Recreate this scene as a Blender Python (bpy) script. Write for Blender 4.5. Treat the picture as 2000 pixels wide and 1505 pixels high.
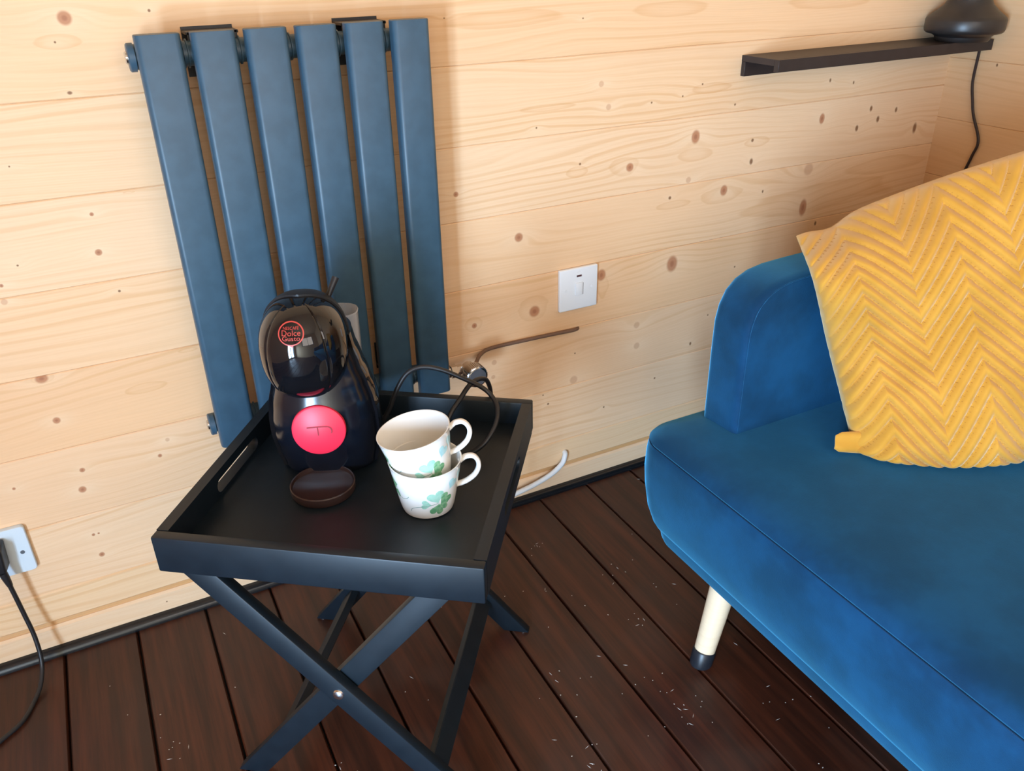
import bpy, bmesh, math, random
from mathutils import Vector, Matrix, noise as mnoise

random.seed(7)
R = math.radians
for o in list(bpy.data.objects):
    bpy.data.objects.remove(o)
SC = bpy.context.scene
COL = SC.collection

# ---------------------------------------------------------------- camera
cam = bpy.data.cameras.new('camera')
cam.sensor_fit = 'HORIZONTAL'
cam.sensor_width = 36.0
cam.lens = 1616.0 / 2000.0 * 36.0
cam.clip_start = 0.02
co = bpy.data.objects.new('camera', cam)
COL.objects.link(co)
CR = ((0.8880, -0.4594, -0.0182), (0.2313, 0.4121, 0.8813), (0.3974, 0.7868, -0.4722))
m = Matrix(((CR[0][0], CR[1][0], -CR[2][0]), (CR[0][1], CR[1][1], -CR[2][1]), (CR[0][2], CR[1][2], -CR[2][2])))
co.matrix_world = Matrix.Translation((0.0, -1.3043, 1.0642)) @ m.to_4x4()
SC.camera = co

# ---------------------------------------------------------------- light and exposure
SC.view_settings.view_transform = 'Standard'
SC.view_settings.look = 'None'
SC.view_settings.gamma = 1.0
SC.view_settings.use_curve_mapping = False
SC.view_settings.exposure = 0.0
W = bpy.data.worlds.new('world')
SC.world = W
W.use_nodes = True
W.node_tree.nodes['Background'].inputs[0].default_value = (0.62, 0.80, 1.0, 1)
W.node_tree.nodes['Background'].inputs[1].default_value = 1.0


def area(name, loc, target, sx, sy, power, color):
    l = bpy.data.lights.new(name, 'AREA')
    l.shape = 'RECTANGLE'
    l.size, l.size_y = sx, sy
    l.energy = power
    l.color = color
    o = bpy.data.objects.new(name, l)
    COL.objects.link(o)
    o.location = loc
    d = Vector(target) - Vector(loc)
    o.rotation_euler = d.to_track_quat('-Z', 'Y').to_euler()
    return o


# cool daylight through the glazed door of the left wall, plus an added warm fill lamp behind the camera
area('daylight_door', (-1.15, -1.96, 0.56), (0.0, -1.96, 0.56), 0.56, 1.00, 160, (0.49, 0.72, 1.0))
area('warm_fill', (0.35, -2.55, 1.45), (0.35, 0, 1.0), 1.3, 0.9, 17, (1.0, 0.84, 0.70))

# ---------------------------------------------------------------- helpers


class G:
    """collects geometry for ONE mesh object"""

    def __init__(s):
        s.v = []
        s.f = []
        s.sm = []

    def add(s, vs, fs, smooth=False):
        b = len(s.v)
        s.v += [tuple(v) for v in vs]
        s.f += [tuple(i + b for i in f) for f in fs]
        s.sm += [smooth] * len(fs)
        return s

    def box(s, a, b, bev=0.0, seg=2, M=None):
        bm = bmesh.new()
        bmesh.ops.create_cube(bm, size=1.0)
        for v in bm.verts:
            v.co = Vector(((a[0] + b[0]) / 2 + v.co.x * (b[0] - a[0]), (a[1] + b[1]) / 2 + v.co.y * (b[1] - a[1]),
                           (a[2] + b[2]) / 2 + v.co.z * (b[2] - a[2])))
        if bev:
            bmesh.ops.bevel(bm, geom=list(bm.edges), offset=bev, segments=seg, affect='EDGES', profile=0.5)
        return s.bm(bm, M, bev > 0)

    def bm(s, bm, M=None, smooth=False):
        bm.verts.index_update()
        s.add([(M @ v.co if M else v.co) for v in bm.verts], [[v.index for v in f.verts] for f in bm.faces], smooth)
        bm.free()
        return s

    def loft(s, rings, cap=(True, True), smooth=True, closed=True):
        n = len(rings[0])
        vs = [p for r in rings for p in r]
        fs = []
        for i in range(len(rings) - 1):
            for j in range(n if closed else n - 1):
                k = (j + 1) % n
                fs.append((i * n + j, i * n + k, (i + 1) * n + k, (i + 1) * n + j))
        if cap[0]:
            fs.append(tuple(range(n - 1, -1, -1)))
        if cap[1]:
            fs.append(tuple((len(rings) - 1) * n + j for j in range(n)))
        return s.add(vs, fs, smooth)

    def lathe(s, prof, n=48, M=None, cap=(False, False)):
        rings = []
        for r, z in prof:
            ring = [Vector((r * math.cos(2 * math.pi * j / n), r * math.sin(2 * math.pi * j / n), z)) for j in range(n)]
            rings.append([M @ p if M else p for p in ring])
        return s.loft(rings, cap)

    def tube(s, pts, rad, n=10, sub=8, cap=True):
        P = smooth_path([Vector(p) for p in pts], sub) if sub > 1 else [Vector(p) for p in pts]
        rings = []
        t = (P[1] - P[0]).normalized()
        ref = Vector((0, 0, 1)) if abs(t.z) < 0.9 else Vector((1, 0, 0))
        a = t.cross(ref).normalized()
        for i, p in enumerate(P):
            t = (P[min(i + 1, len(P) - 1)] - P[max(i - 1, 0)]).normalized()
            a = (a - t * a.dot(t)).normalized()
            b = t.cross(a)
            rr = rad(i / (len(P) - 1)) if callable(rad) else rad
            rings.append([p + (a * math.cos(2 * math.pi * j / n) + b * math.sin(2 * math.pi * j / n)) * rr for j in range(n)])
        return s.loft(rings, (cap, cap))

    def build(s, name, mat, parent=None, loc=None, **props):
        me = bpy.data.meshes.new(name)
        me.from_pydata([tuple(v) for v in s.v], [], s.f)
        me.polygons.foreach_set('use_smooth', s.sm)
        me.validate()
        bm = bmesh.new()
        bm.from_mesh(me)
        bmesh.ops.recalc_face_normals(bm, faces=bm.faces)
        bm.to_mesh(me)
        bm.free()
        try:
            me.set_sharp_from_angle(angle=R(38))
        except Exception:
            pass
        if mat:
            me.materials.append(mat)
        o = bpy.data.objects.new(name, me)
        COL.objects.link(o)
        if parent:
            o.parent = parent
        if loc:
            o.location = loc
        for k, v in props.items():
            o[k] = v
        return o


def smooth_path(P, sub):
    out = []
    for i in range(len(P) - 1):
        p0, p1, p2, p3 = P[max(i - 1, 0)], P[i], P[i + 1], P[min(i + 2, len(P) - 1)]
        for k in range(sub):
            t = k / sub
            out.append(0.5 * ((2 * p1) + (p2 - p0) * t + (2 * p0 - 5 * p1 + 4 * p2 - p3) * t * t + (3 * p1 - p0 - 3 * p2 + p3) * t ** 3))
    out.append(P[-1])
    return out


def thing(name, label, cat, loc=(0, 0, 0), rz=0.0, group=None):
    o = bpy.data.objects.new(name, None)
    COL.objects.link(o)
    o.empty_display_size = 0.05
    o.location = loc
    o.rotation_euler = (0, 0, rz)
    o['label'] = label
    o['category'] = cat
    if group:
        o['group'] = group
    return o


def tag(o, label, cat, group=None):
    o['label'] = label
    o['category'] = cat
    if group:
        o['group'] = group
    return o


def structure(name):
    o = bpy.data.objects.new(name, None)
    COL.objects.link(o)
    o.empty_display_size = 0.05
    o['kind'] = 'structure'
    return o


def axis_matrix(p, d, up=(0, 0, 1)):
    """local z along d, origin p"""
    d = Vector(d).normalized()
    u = Vector(up)
    if abs(d.dot(u)) > 0.99:
        u = Vector((0, 1, 0))
    x = u.cross(d).normalized()
    y = d.cross(x)
    return Matrix(((x.x, y.x, d.x, p[0]), (x.y, y.y, d.y, p[1]), (x.z, y.z, d.z, p[2]), (0, 0, 0, 1)))


# ---------------------------------------------------------------- materials


class N:
    """tiny node-graph helper"""

    def __init__(s, name):
        s.m = bpy.data.materials.new(name)
        s.m.use_nodes = True
        s.t = s.m.node_tree
        s.b = s.t.nodes['Principled BSDF']
        s.out = s.t.nodes['Material Output']

    def set(s, **k):
        for a, v in k.items():
            s.link(v, s.b.inputs[a.replace('_', ' ')])
        return s

    def link(s, v, sock):
        if hasattr(v, 'is_output') or isinstance(v, bpy.types.NodeSocket):
            s.t.links.new(v, sock)
        else:
            if isinstance(v, tuple) and len(v) == 3 and sock.type == 'RGBA':
                v = v + (1.0,)
            sock.default_value = v

    def n(s, kind, ins=None, out=0, **attrs):
        nd = s.t.nodes.new(kind)
        for a, v in attrs.items():
            setattr(nd, a, v)
        for k, v in (ins or {}).items():
            s.link(v, nd.inputs[k])
        return nd.outputs[out]

    def math(s, op, a, b=0.0, c=None, clamp=False):
        i = {0: a, 1: b}
        if c is not None:
            i[2] = c
        return s.n('ShaderNodeMath', i, operation=op, use_clamp=clamp)

    def vec(s, op, a, b=(0, 0, 0), out=0):
        return s.n('ShaderNodeVectorMath', {0: a, 1: b}, out=out, operation=op)

    def noise(s, vec, scale, detail=2.0, rough=0.5, out=0):
        return s.n('ShaderNodeTexNoise', {'Vector': vec, 'Scale': scale, 'Detail': detail, 'Roughness': rough}, out=out)

    def ramp(s, v, lo, hi, a=0.0, b=1.0):
        return s.n('ShaderNodeMapRange', {0: v, 1: lo, 2: hi, 3: a, 4: b}, interpolation_type='SMOOTHSTEP')

    def mix(s, f, a, b, blend='MIX'):
        nd = s.t.nodes.new('ShaderNodeMix')
        nd.data_type = 'RGBA'
        nd.blend_type = blend
        s.link(f, nd.inputs[0])
        s.link(a, nd.inputs[6])
        s.link(b, nd.inputs[7])
        return nd.outputs[2]

    def obj(s):
        return s.n('ShaderNodeTexCoord', out=3)

    def bump(s, h, strength, dist=0.001):
        s.link(s.n('ShaderNodeBump', {'Height': h, 'Strength': strength, 'Distance': dist}), s.b.inputs['Normal'])
        return s


def pine(name, seed, knots=(), axis='X', tone=(0.87, 0.60, 0.36), warm=(0.72, 0.38, 0.15), lines=0.42, figure=()):
    M = N(name)
    p = M.obj()
    sep = M.n('ShaderNodeSeparateXYZ', {0: p})
    nd = sep.node
    a, z = nd.outputs[0 if axis == 'X' else 1], nd.outputs[2]
    q = M.n('ShaderNodeCombineXYZ', {0: a, 1: z, 2: 0.0})
    low = M.noise(M.vec('ADD', M.vec('MULTIPLY', q, (1.1, 5.0, 1)), (seed * 3.7, seed * 1.3, seed)), 1.0, 2.0, 0.45)
    mid = M.noise(M.vec('ADD', M.vec('MULTIPLY', q, (4.0, 26.0, 1)), (seed * 1.9, seed, 3.0)), 1.0, 2.0)
    F = M.math('ADD', z, M.math('MULTIPLY', M.math('SUBTRACT', low, 0.5), 0.17))
    F = M.math('ADD', F, M.math('MULTIPLY', M.math('SUBTRACT', mid, 0.5), 0.008))
    core = ring = amber = halo = dark = None

    def acc(cur, v, op='MAXIMUM'):
        return v if cur is None else M.math(op, cur, v)
    for i, (ka, kz, r, kind, ez) in enumerate(knots):
        d = M.vec('SUBTRACT', q, (ka, kz, 0))
        kr = r * (0.85 if kind == 'd' else 1.05)
        L = M.vec('LENGTH', M.vec('MULTIPLY', d, (1 / kr, 1 / (kr * ez), 0)), out=1)
        wr = max(r, 0.004)
        Lw = M.vec('LENGTH', M.vec('MULTIPLY', d, (1 / (4.2 * wr), 1 / (2.0 * wr * ez), 0)), out=1)
        g = M.math('POWER', 2.718, M.math('MULTIPLY', M.math('MULTIPLY', Lw, Lw), -1.0))
        F = M.math('ADD', F, M.math('MULTIPLY', g, (1 if (i + seed) % 2 else -1) * 1.7 * wr))
        c = M.ramp(L, 1.15, 0.65)
        if kind == 'd':
            dark = acc(dark, M.ramp(L, 1.3, 0.5))
        elif kind == 'l':
            core = acc(core, M.math('MULTIPLY', c, 0.40))
        else:
            core = acc(core, M.math('MULTIPLY', c, 0.85))
            ring = acc(ring, M.ramp(L, 0.55, 0.15))
        halo = acc(halo, M.math('MULTIPLY', g, 0.7 if kind != 'd' else 0.35))
    wob = M.math('MULTIPLY', M.math('SUBTRACT', mid, 0.5), 1.5)
    fig = None
    for fa, fz, rx, rz in figure:
        d = M.vec('SUBTRACT', q, (fa, fz, 0))
        L = M.math('ADD', M.vec('LENGTH', M.vec('MULTIPLY', d, (1 / rx, 1 / rz, 0)), out=1), wob)
        v = M.math('MULTIPLY', M.ramp(L, 1.08, 0.94), M.ramp(L, 0.45, 0.98, 0.28, 1.0))
        fig = acc(fig, v)
    s1 = M.math('SINE', M.math('MULTIPLY', F, 2 * math.pi / 0.0165))
    s2 = M.math('SINE', M.math('MULTIPLY', F, 2 * math.pi / 0.0060))
    amp = M.noise(M.vec('ADD', M.vec('MULTIPLY', q, (1.6, 11.0, 1)), (seed, 9.0, seed)), 1.0, 2.0)
    amp = M.ramp(amp, 0.36, 0.68)
    l1 = M.math('MULTIPLY', M.ramp(s1, 0.1, 1.0), amp)
    l2 = M.math('MULTIPLY', M.ramp(s2, -0.5, 1.0), 0.20)
    lat = M.math('ADD', M.math('MULTIPLY', l1, lines), M.math('MULTIPLY', l2, lines), clamp=True)
    col = M.mix(lat, tone, warm)
    fine = M.noise(M.vec('MULTIPLY', q, (9.0, 420.0, 1)), 1.0, 2.0)
    col = M.mix(M.ramp(fine, 0.35, 0.75, 0, 0.10), col, (0.55, 0.33, 0.17))
    blot = M.noise(M.vec('ADD', M.vec('MULTIPLY', q, (2.0, 7.0, 1)), (seed, 2.0, 8.0)), 1.0, 1.0)
    col = M.mix(M.ramp(blot, 0.4, 0.75, 0, 0.22), col, (0.78, 0.50, 0.30))
    if fig is not None:
        col = M.mix(M.math('MULTIPLY', fig, 0.32), col, (0.66, 0.33, 0.12))
    if halo is not None:
        col = M.mix(M.math('MULTIPLY', halo, 0.5), col, (0.90, 0.68, 0.46))
    if core is not None:
        col = M.mix(core, col, (0.47, 0.190, 0.090))
    if ring is not None:
        col = M.mix(M.math('MULTIPLY', ring, 0.45), col, (0.26, 0.075, 0.035))
    if dark is not None:
        col = M.mix(M.math('MULTIPLY', dark, 0.88), col, (0.20, 0.082, 0.034))
    M.set(Base_Color=col, Roughness=0.42, Specular_IOR_Level=0.35)
    M.bump(M.math('ADD', lat, fine), 0.10, 0.0006)
    return M.m


def simple(name, color, rough=0.5, metal=0.0, spec=0.5, coat=0.0, grain=0.0, scale=300.0, **kw):
    k = 1.18 if max(color) < 0.5 else 1.0
    M = N(name)
    p = M.obj()
    nz = M.noise(p, 38.0, 3.0)
    c2 = tuple(min(1.0, c * k + 0.001) for c in color)
    M.set(Base_Color=M.mix(M.ramp(nz, 0.3, 0.7), color, c2),
          Roughness=M.math('ADD', rough - 0.015, M.math('MULTIPLY', nz, 0.03)), Metallic=metal, Specular_IOR_Level=spec, Coat_Weight=coat)
    if grain:
        M.bump(M.noise(p, scale, 2.0), grain, 0.0004)
    for k, v in kw.items():
        M.set(**{k: v})
    return M.m


def floor_mat():
    M = N('dark_stained_floorboard')
    p = M.obj()
    rnd = M.n('ShaderNodeObjectInfo', out=5)
    off = M.n('ShaderNodeCombineXYZ', {0: M.math('MULTIPLY', rnd, 13.0), 1: M.math('MULTIPLY', rnd, 7.0), 2: 0.0})
    q = M.vec('ADD', M.vec('MULTIPLY', p, (46.0, 2.6, 1)), off)
    g = M.noise(q, 1.0, 4.0, 0.6)
    col = M.mix(M.ramp(g, 0.3, 0.72), (0.026, 0.0080, 0.0042), (0.085, 0.0215, 0.0090))
    col = M.mix(M.math('MULTIPLY', rnd, 0.35), col, (0.030, 0.013, 0.009))
    fine = M.noise(M.vec('MULTIPLY', p, (420.0, 10.0, 1)), 1.0, 2.0)
    col = M.mix(M.ramp(fine, 0.45, 0.8, 0, 0.35), col, (0.014, 0.006, 0.004))
    dust = M.noise(M.vec('MULTIPLY', p, (5.0, 4.0, 1)), 1.0, 3.0, 0.6)
    dm = M.ramp(dust, 0.46, 0.66)
    col = M.mix(M.math('MULTIPLY', dm, 0.28), col, (0.075, 0.046, 0.032))
    M.set(Base_Color=col, Roughness=M.math('ADD', 0.38, M.math('MULTIPLY', dm, 0.16)), Specular_IOR_Level=0.42)
    M.bump(M.math('ADD', g, M.math('MULTIPLY', fine, 0.5)), 0.15, 0.0005)
    return M.m


def velvet(name, c, sheen_col, mott=0.5, sheen=0.8, scale=9.0):
    M = N(name)
    p = M.obj()
    a = M.noise(p, scale, 4.0, 0.62)
    b = M.noise(p, 900.0, 1.0)
    dark = tuple(x * (1 - 0.42 * mott) for x in c)
    lite = tuple(min(1, x * (1 + 0.5 * mott)) for x in c)
    M.set(Base_Color=M.mix(M.ramp(a, 0.32, 0.7), dark, lite), Roughness=0.75, Specular_IOR_Level=0.15,
          Sheen_Weight=M.math('ADD', sheen * 0.5, M.math('MULTIPLY', a, sheen * 0.6), clamp=True), Sheen_Roughness=0.42, Sheen_Tint=sheen_col)
    M.bump(M.math('ADD', M.math('MULTIPLY', a, 2.0), b), 0.18, 0.0012)
    return M.m


MAT = {}
MAT['floor'] = floor_mat()
MAT['gap'] = simple('floor_gap_black', (0.008, 0.006, 0.005), 0.8)
MAT['trim'] = simple('black_beading', (0.0055, 0.0065, 0.0085), 0.26)
MAT['anthracite'] = simple('anthracite_paint', (0.036, 0.080, 0.120), 0.42, spec=0.5, grain=0.05)
MAT['bracket'] = simple('dark_bracket', (0.022, 0.022, 0.026), 0.45)
MAT['chrome'] = simple('chrome', (0.62, 0.62, 0.63), 0.16, metal=1.0)
MAT['brown_cable'] = simple('brown_cable', (0.16, 0.090, 0.060), 0.6)
MAT['white_plastic'] = simple('white_plastic', (0.86, 0.88, 0.91), 0.28)
MAT['white_cable'] = simple('white_cable', (0.72, 0.74, 0.76), 0.4)
MAT['socket_plate'] = simple('pale_socket_plate', (0.66, 0.74, 0.80), 0.32)
MAT['neon'] = simple('dark_neon_lens', (0.10, 0.045, 0.05), 0.3)
MAT['slit'] = simple('dark_slit', (0.18, 0.18, 0.20), 0.6)
MAT['screw'] = simple('screw_steel', (0.25, 0.28, 0.31), 0.35, metal=0.8)
MAT['plug'] = simple('black_plug_rubber', (0.012, 0.012, 0.014), 0.42)
MAT['shelf'] = simple('black_shelf_paint', (0.020, 0.014, 0.014), 0.5)
MAT['lamp'] = simple('matt_black_lamp', (0.020, 0.017, 0.016), 0.38)
MAT['lampcord'] = simple('dark_brown_lamp_cord', (0.022, 0.010, 0.009), 0.5)
MAT['table'] = simple('black_table_lacquer', (0.0035, 0.0085, 0.0140), 0.46, spec=0.42, grain=0.05, scale=160.0)
MAT['glide'] = simple('steel_glide', (0.75, 0.75, 0.78), 0.25, metal=1.0)
MAT['gloss_black'] = simple('gloss_black_plastic', (0.0045, 0.0045, 0.0060), 0.045, spec=0.6)
MAT['body_black'] = simple('satin_black_plastic', (0.0040, 0.0055, 0.0100), 0.17, spec=0.55)
MAT['matt_black'] = simple('matt_black_plastic', (0.012, 0.011, 0.012), 0.42)
MAT['drip'] = simple('brown_black_drip_tray', (0.034, 0.0165, 0.0135), 0.32)
MAT['red'] = simple('red_plastic', (0.78, 0.022, 0.060), 0.42)
MAT['red_dark'] = simple('red_groove_shade', (0.24, 0.006, 0.016), 0.6)  # darker red, the emblem groove's shade put into the colour
MAT['logo'] = simple('logo_red_print', (0.48, 0.055, 0.040), 0.4)
MAT['china'] = simple('white_china', (0.86, 0.84, 0.80), 0.14, spec=0.5)
MAT['leg_wood'] = pine('pale_leg_wood', 31, (), 'X', (0.80, 0.62, 0.42), (0.72, 0.52, 0.32), 0.3)
MAT['foot'] = simple('black_foot_tip', (0.010, 0.012, 0.017), 0.4)
MAT['velvet'] = velvet('blue_velvet', (0.0025, 0.034, 0.090), (0.12, 0.58, 1.0), 0.75, 1.4)
MAT['piping'] = velvet('blue_velvet_piping', (0.005, 0.024, 0.055), (0.15, 0.40, 0.75), 0.3, 0.4)
MAT['dust'] = simple('pale_lint', (0.55, 0.52, 0.48), 0.8)
MAT['wall_plain'] = pine('pine_room_shell', 17, (), 'X', (0.74, 0.53, 0.32))
MAT['wall_left'] = pine('pine_room_shell_side', 19, (), 'Y', (0.74, 0.53, 0.32))
MAT['frame'] = simple('dark_window_frame', (0.05, 0.05, 0.055), 0.4)


def cushion_mat():
    M = N('mustard_velvet')
    p = M.obj()
    a = M.noise(p, 14.0, 3.0, 0.6)
    col = M.mix(M.ramp(a, 0.3, 0.7), (0.50, 0.225, 0.022), (0.58, 0.275, 0.035))
    M.set(Base_Color=col, Roughness=0.7, Specular_IOR_Level=0.12, Sheen_Weight=0.6, Sheen_Roughness=0.5,
          Sheen_Tint=(1.0, 0.90, 0.62))
    M.bump(M.noise(p, 1200.0, 1.0), 0.12, 0.0006)
    return M.m


MAT['cushion'] = cushion_mat()
MAT['stitch'] = simple('mustard_stitch_thread', (0.34, 0.125, 0.012), 0.8)


def tank_mat():
    M = N('clear_tank_plastic')
    tr = M.n('ShaderNodeBsdfTransparent', {0: (0.90, 0.92, 0.94, 1)})
    fr = M.n('ShaderNodeLayerWeight', {0: 0.35}, out=1)
    M.set(Base_Color=(0.62, 0.62, 0.64), Roughness=0.12, Specular_IOR_Level=0.6)
    f = M.math('ADD', 0.30, M.math('MULTIPLY', fr, 0.6), clamp=True)
    mx = M.n('ShaderNodeMixShader', {0: f, 1: tr, 2: M.b.outputs[0]})
    M.t.links.new(mx, M.out.inputs[0])
    return M.m


MAT['tank'] = tank_mat()


def leaf_mat(name, a, b):
    M = N(name)
    nz = M.noise(M.obj(), 160.0, 2.0)
    M.set(Base_Color=M.mix(M.ramp(nz, 0.35, 0.65), a, b), Roughness=0.2)
    return M.m


MAT['leaf'] = leaf_mat('green_leaf_print', (0.12, 0.34, 0.17), (0.26, 0.48, 0.27))
MAT['leaf_pale'] = leaf_mat('pale_green_leaf_print', (0.30, 0.60, 0.46), (0.40, 0.68, 0.56))
MAT['leaf_blue'] = leaf_mat('pale_blue_leaf_print', (0.42, 0.70, 0.74), (0.50, 0.76, 0.78))
MAT['stem'] = leaf_mat('grey_green_stem_print', (0.26, 0.38, 0.33), (0.34, 0.46, 0.40))

# ---------------------------------------------------------------- the room
FZ = -0.009            # floor level
CEIL = 2.30
XL, XR, YF = -1.10, 1.77, -2.45

FIGURE = [(0.655, 0.954, 0.1159, 0.0123), (0.994, 0.954, 0.0873, 0.0127), (1.368, 0.949, 0.1178, 0.0131), (0.736, 0.809, 0.0575, 0.006), (1.098, 0.81, 0.0509, 0.0105),
          (0.802, 0.689, 0.0212, 0.0095), (0.907, 0.683, 0.0357, 0.0187), (1.071, 0.688, 0.0429, 0.0143), (1.15, 0.598, 0.0459, 0.0166), (1.026, 0.595, 0.0391, 0.0074),
          (1.231, 0.695, 0.0316, 0.0106), (0.708, 0.436, 0.0298, 0.0273), (0.581, 0.433, 0.0149, 0.0147), (0.867, 0.453, 0.0136, 0.025),
          (0.007, 0.96, 0.0271, 0.0094), (0.005, 0.449, 0.0234, 0.0065), (-0.13, 0.500, 0.0156, 0.0076), (0.048, 0.757, 0.0098, 0.0019), (0.079, 0.498, 0.014, 0.0032),
          (1.45, 0.555, 0.22, 0.030), (1.62, 0.60, 0.12, 0.018)]

KNOTS = [
    (0.125, 0.992, 0.0024, 'd', 1.0), (0.021, 0.988, 0.0090, 'k', 1.0), (0.553, 0.961, 0.0015, 'd', 1.0),
    (0.003, 0.960, 0.0018, 'd', 1.0), (0.808, 0.948, 0.0018, 'd', 1.0), (0.005, 0.897, 0.0039, 'd', 0.7),
    (0.849, 0.839, 0.0055, 'l', 1.0), (1.077, 0.820, 0.0023, 'd', 1.0), (-0.090, 0.811, 0.0015, 'd', 1.0),
    (1.032, 0.802, 0.0022, 'd', 1.0), (1.411, 0.800, 0.0032, 'd', 1.5), (0.866, 0.798, 0.0056, 'l', 1.0),
    (0.961, 0.797, 0.0024, 'd', 1.0), (1.480, 0.790, 0.0028, 'd', 1.5), (0.717, 0.777, 0.0021, 'd', 1.0),
    (1.162, 0.775, 0.0028, 'd', 1.0), (-0.007, 0.733, 0.0029, 'k', 1.0), (1.547, 0.731, 0.0049, 'd', 1.5),
    (1.404, 0.724, 0.0074, 'k', 1.5), (1.071, 0.723, 0.0102, 'k', 1.3), (1.627, 0.721, 0.0046, 'd', 1.5),
    (1.574, 0.706, 0.0055, 'd', 1.5), (0.808, 0.703, 0.0028, 'd', 1.0), (1.218, 0.700, 0.0042, 'd', 1.0),
    (1.513, 0.693, 0.0054, 'd', 1.5), (0.919, 0.683, 0.0084, 'k', 1.0), (0.558, 0.682, 0.0048, 'k', 1.0),
    (-0.011, 0.677, 0.0050, 'k', 1.0), (-0.116, 0.676, 0.0018, 'd', 1.0), (1.700, 0.674, 0.0070, 'd', 2.0),
    (1.221, 0.657, 0.0052, 'd', 1.5), (-0.143, 0.651, 0.0027, 'k', 1.0), (1.062, 0.640, 0.0064, 'l', 1.0),
    (-0.146, 0.627, 0.0046, 'l', 1.0), (1.387, 0.620, 0.0132, 'l', 1.0), (0.003, 0.614, 0.0024, 'd', 1.0),
    (1.019, 0.610, 0.0042, 'd', 1.0), (1.156, 0.606, 0.0093, 'k', 1.2), (1.263, 0.589, 0.0027, 'd', 1.5),
    (0.679, 0.585, 0.0087, 'k', 1.0), (1.387, 0.536, 0.0106, 'k', 1.8), (-0.131, 0.500, 0.0090, 'k', 0.8),
    (1.433, 0.493, 0.0040, 'd', 1.5), (0.863, 0.477, 0.0103, 'k', 1.2), (1.037, 0.469, 0.0136, 'k', 1.3),
    (1.209, 0.431, 0.0027, 'd', 1.0), (0.711, 0.431, 0.0117, 'k', 1.0), (0.582, 0.429, 0.0054, 'k', 1.0),
    (-0.129, 0.427, 0.0056, 'k', 1.0), (0.017, 0.348, 0.0035, 'l', 1.0), (0.956, 0.348, 0.0075, 'l', 1.0),
    (0.621, 0.342, 0.0057, 'l', 1.0), (-0.116, 0.331, 0.0042, 'k', 1.0), (1.147, 0.330, 0.0023, 'd', 1.0),
    (-0.214, 0.328, 0.0025, 'k', 1.0), (0.000, 0.322, 0.0034, 'k', 1.0), (0.805, 0.318, 0.0022, 'd', 1.0),
    (0.618, 0.311, 0.0046, 'l', 1.0), (0.959, 0.299, 0.0076, 'l', 1.0), (-0.124, 0.296, 0.0060, 'k', 1.0),
    (1.105, 0.270, 0.0034, 'd', 1.5), (0.803, 0.257, 0.0094, 'l', 1.0), (0.730, 0.240, 0.0021, 'd', 1.0),
    (0.742, 0.216, 0.0029, 'd', 1.0), (1.013, 0.207, 0.0029, 'd', 1.0), (-0.129, 0.206, 0.0027, 'k', 1.0),
    (-0.121, 0.206, 0.0018, 'k', 1.0), (0.881, 0.170, 0.0027, 'd', 1.0), (-0.126, 0.163, 0.0046, 'k', 1.0),
]


def board_profile(z0, z1, d, bev=0.0014):
    """(depth, z) outline of one horizontal wall board, front at depth 0"""
    return [(0.0, z0 + bev), (0.0, z1 - bev), (bev, z1 - 0.0001), (d, z1 - 0.0001), (d, z0 + 0.0001), (bev, z0 + 0.0001)]


def board(parent, z0, z1, c0, c1, axis, mat, front=0.0, d=0.028, bev=0.0014):
    g = G()
    pr = board_profile(z0, z1, d, bev)
    if axis == 'X':
        rings = [[(c, front + q[0], q[1]) for q in pr] for c in (c0, c1)]
    else:
        rings = [[(front + q[0], c, q[1]) for q in pr] for c in (c0, c1)]
    g.loft(rings, (True, True), smooth=False)
    return g.build('board', mat, parent)


wall_back = structure('wall_back')
seams = [0.0515, 0.118, 0.247, 0.3755, 0.504, 0.632, 0.761, 0.8895]
z = 0.8895
while z < CEIL - 0.01:
    z = min(z + 0.1285, CEIL)
    seams.append(z)
tones = [(0.88, 0.585, 0.355), (0.88, 0.595, 0.37), (0.89, 0.61, 0.385), (0.87, 0.57, 0.345), (0.86, 0.535, 0.30),
         (0.88, 0.58, 0.345), (0.89, 0.615, 0.385), (0.88, 0.60, 0.365), (0.88, 0.58, 0.34)]
for i in range(1, len(seams)):
    z0, z1 = seams[i - 1], seams[i]
    if i == 1:
        continue
    ks = [k for k in KNOTS if z0 <= k[1] < z1]
    mt = pine('pine_board', 3 + i, ks, 'X', tones[min(i, 8)], figure=[f for f in FIGURE if z0 <= f[1] < z1]) if i < 10 else MAT['wall_plain']
    board(wall_back, z0, z1, XL, XR + 0.03, 'X', mt)
# lowest board, its rebate and the foot strip
low = pine('pine_board_low', 41, [k for k in KNOTS if k[1] < 0.118], 'X')
board(wall_back, 0.056, 0.118, XL, XR + 0.03, 'X', low, bev=0.003)
strip = pine('pine_foot_strip', 45, [(0.05, 0.03, 0.0015, 'd', 0.5), (-0.05, 0.024, 0.0018, 'd', 1.0)], 'X', (0.84, 0.60, 0.39))
o = board(wall_back, FZ - 0.01, 0.046, XL, XR + 0.03, 'X', strip, bev=0.004)
rebate = pine('pine_rebate_shading', 47, (), 'X', (0.66, 0.36, 0.15), (0.55, 0.27, 0.10))  # deeper orange paints the shading inside the recess
board(wall_back, 0.0455, 0.0565, XL, XR + 0.03, 'X', rebate, front=0.0055, d=0.02, bev=0.0002)

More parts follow.
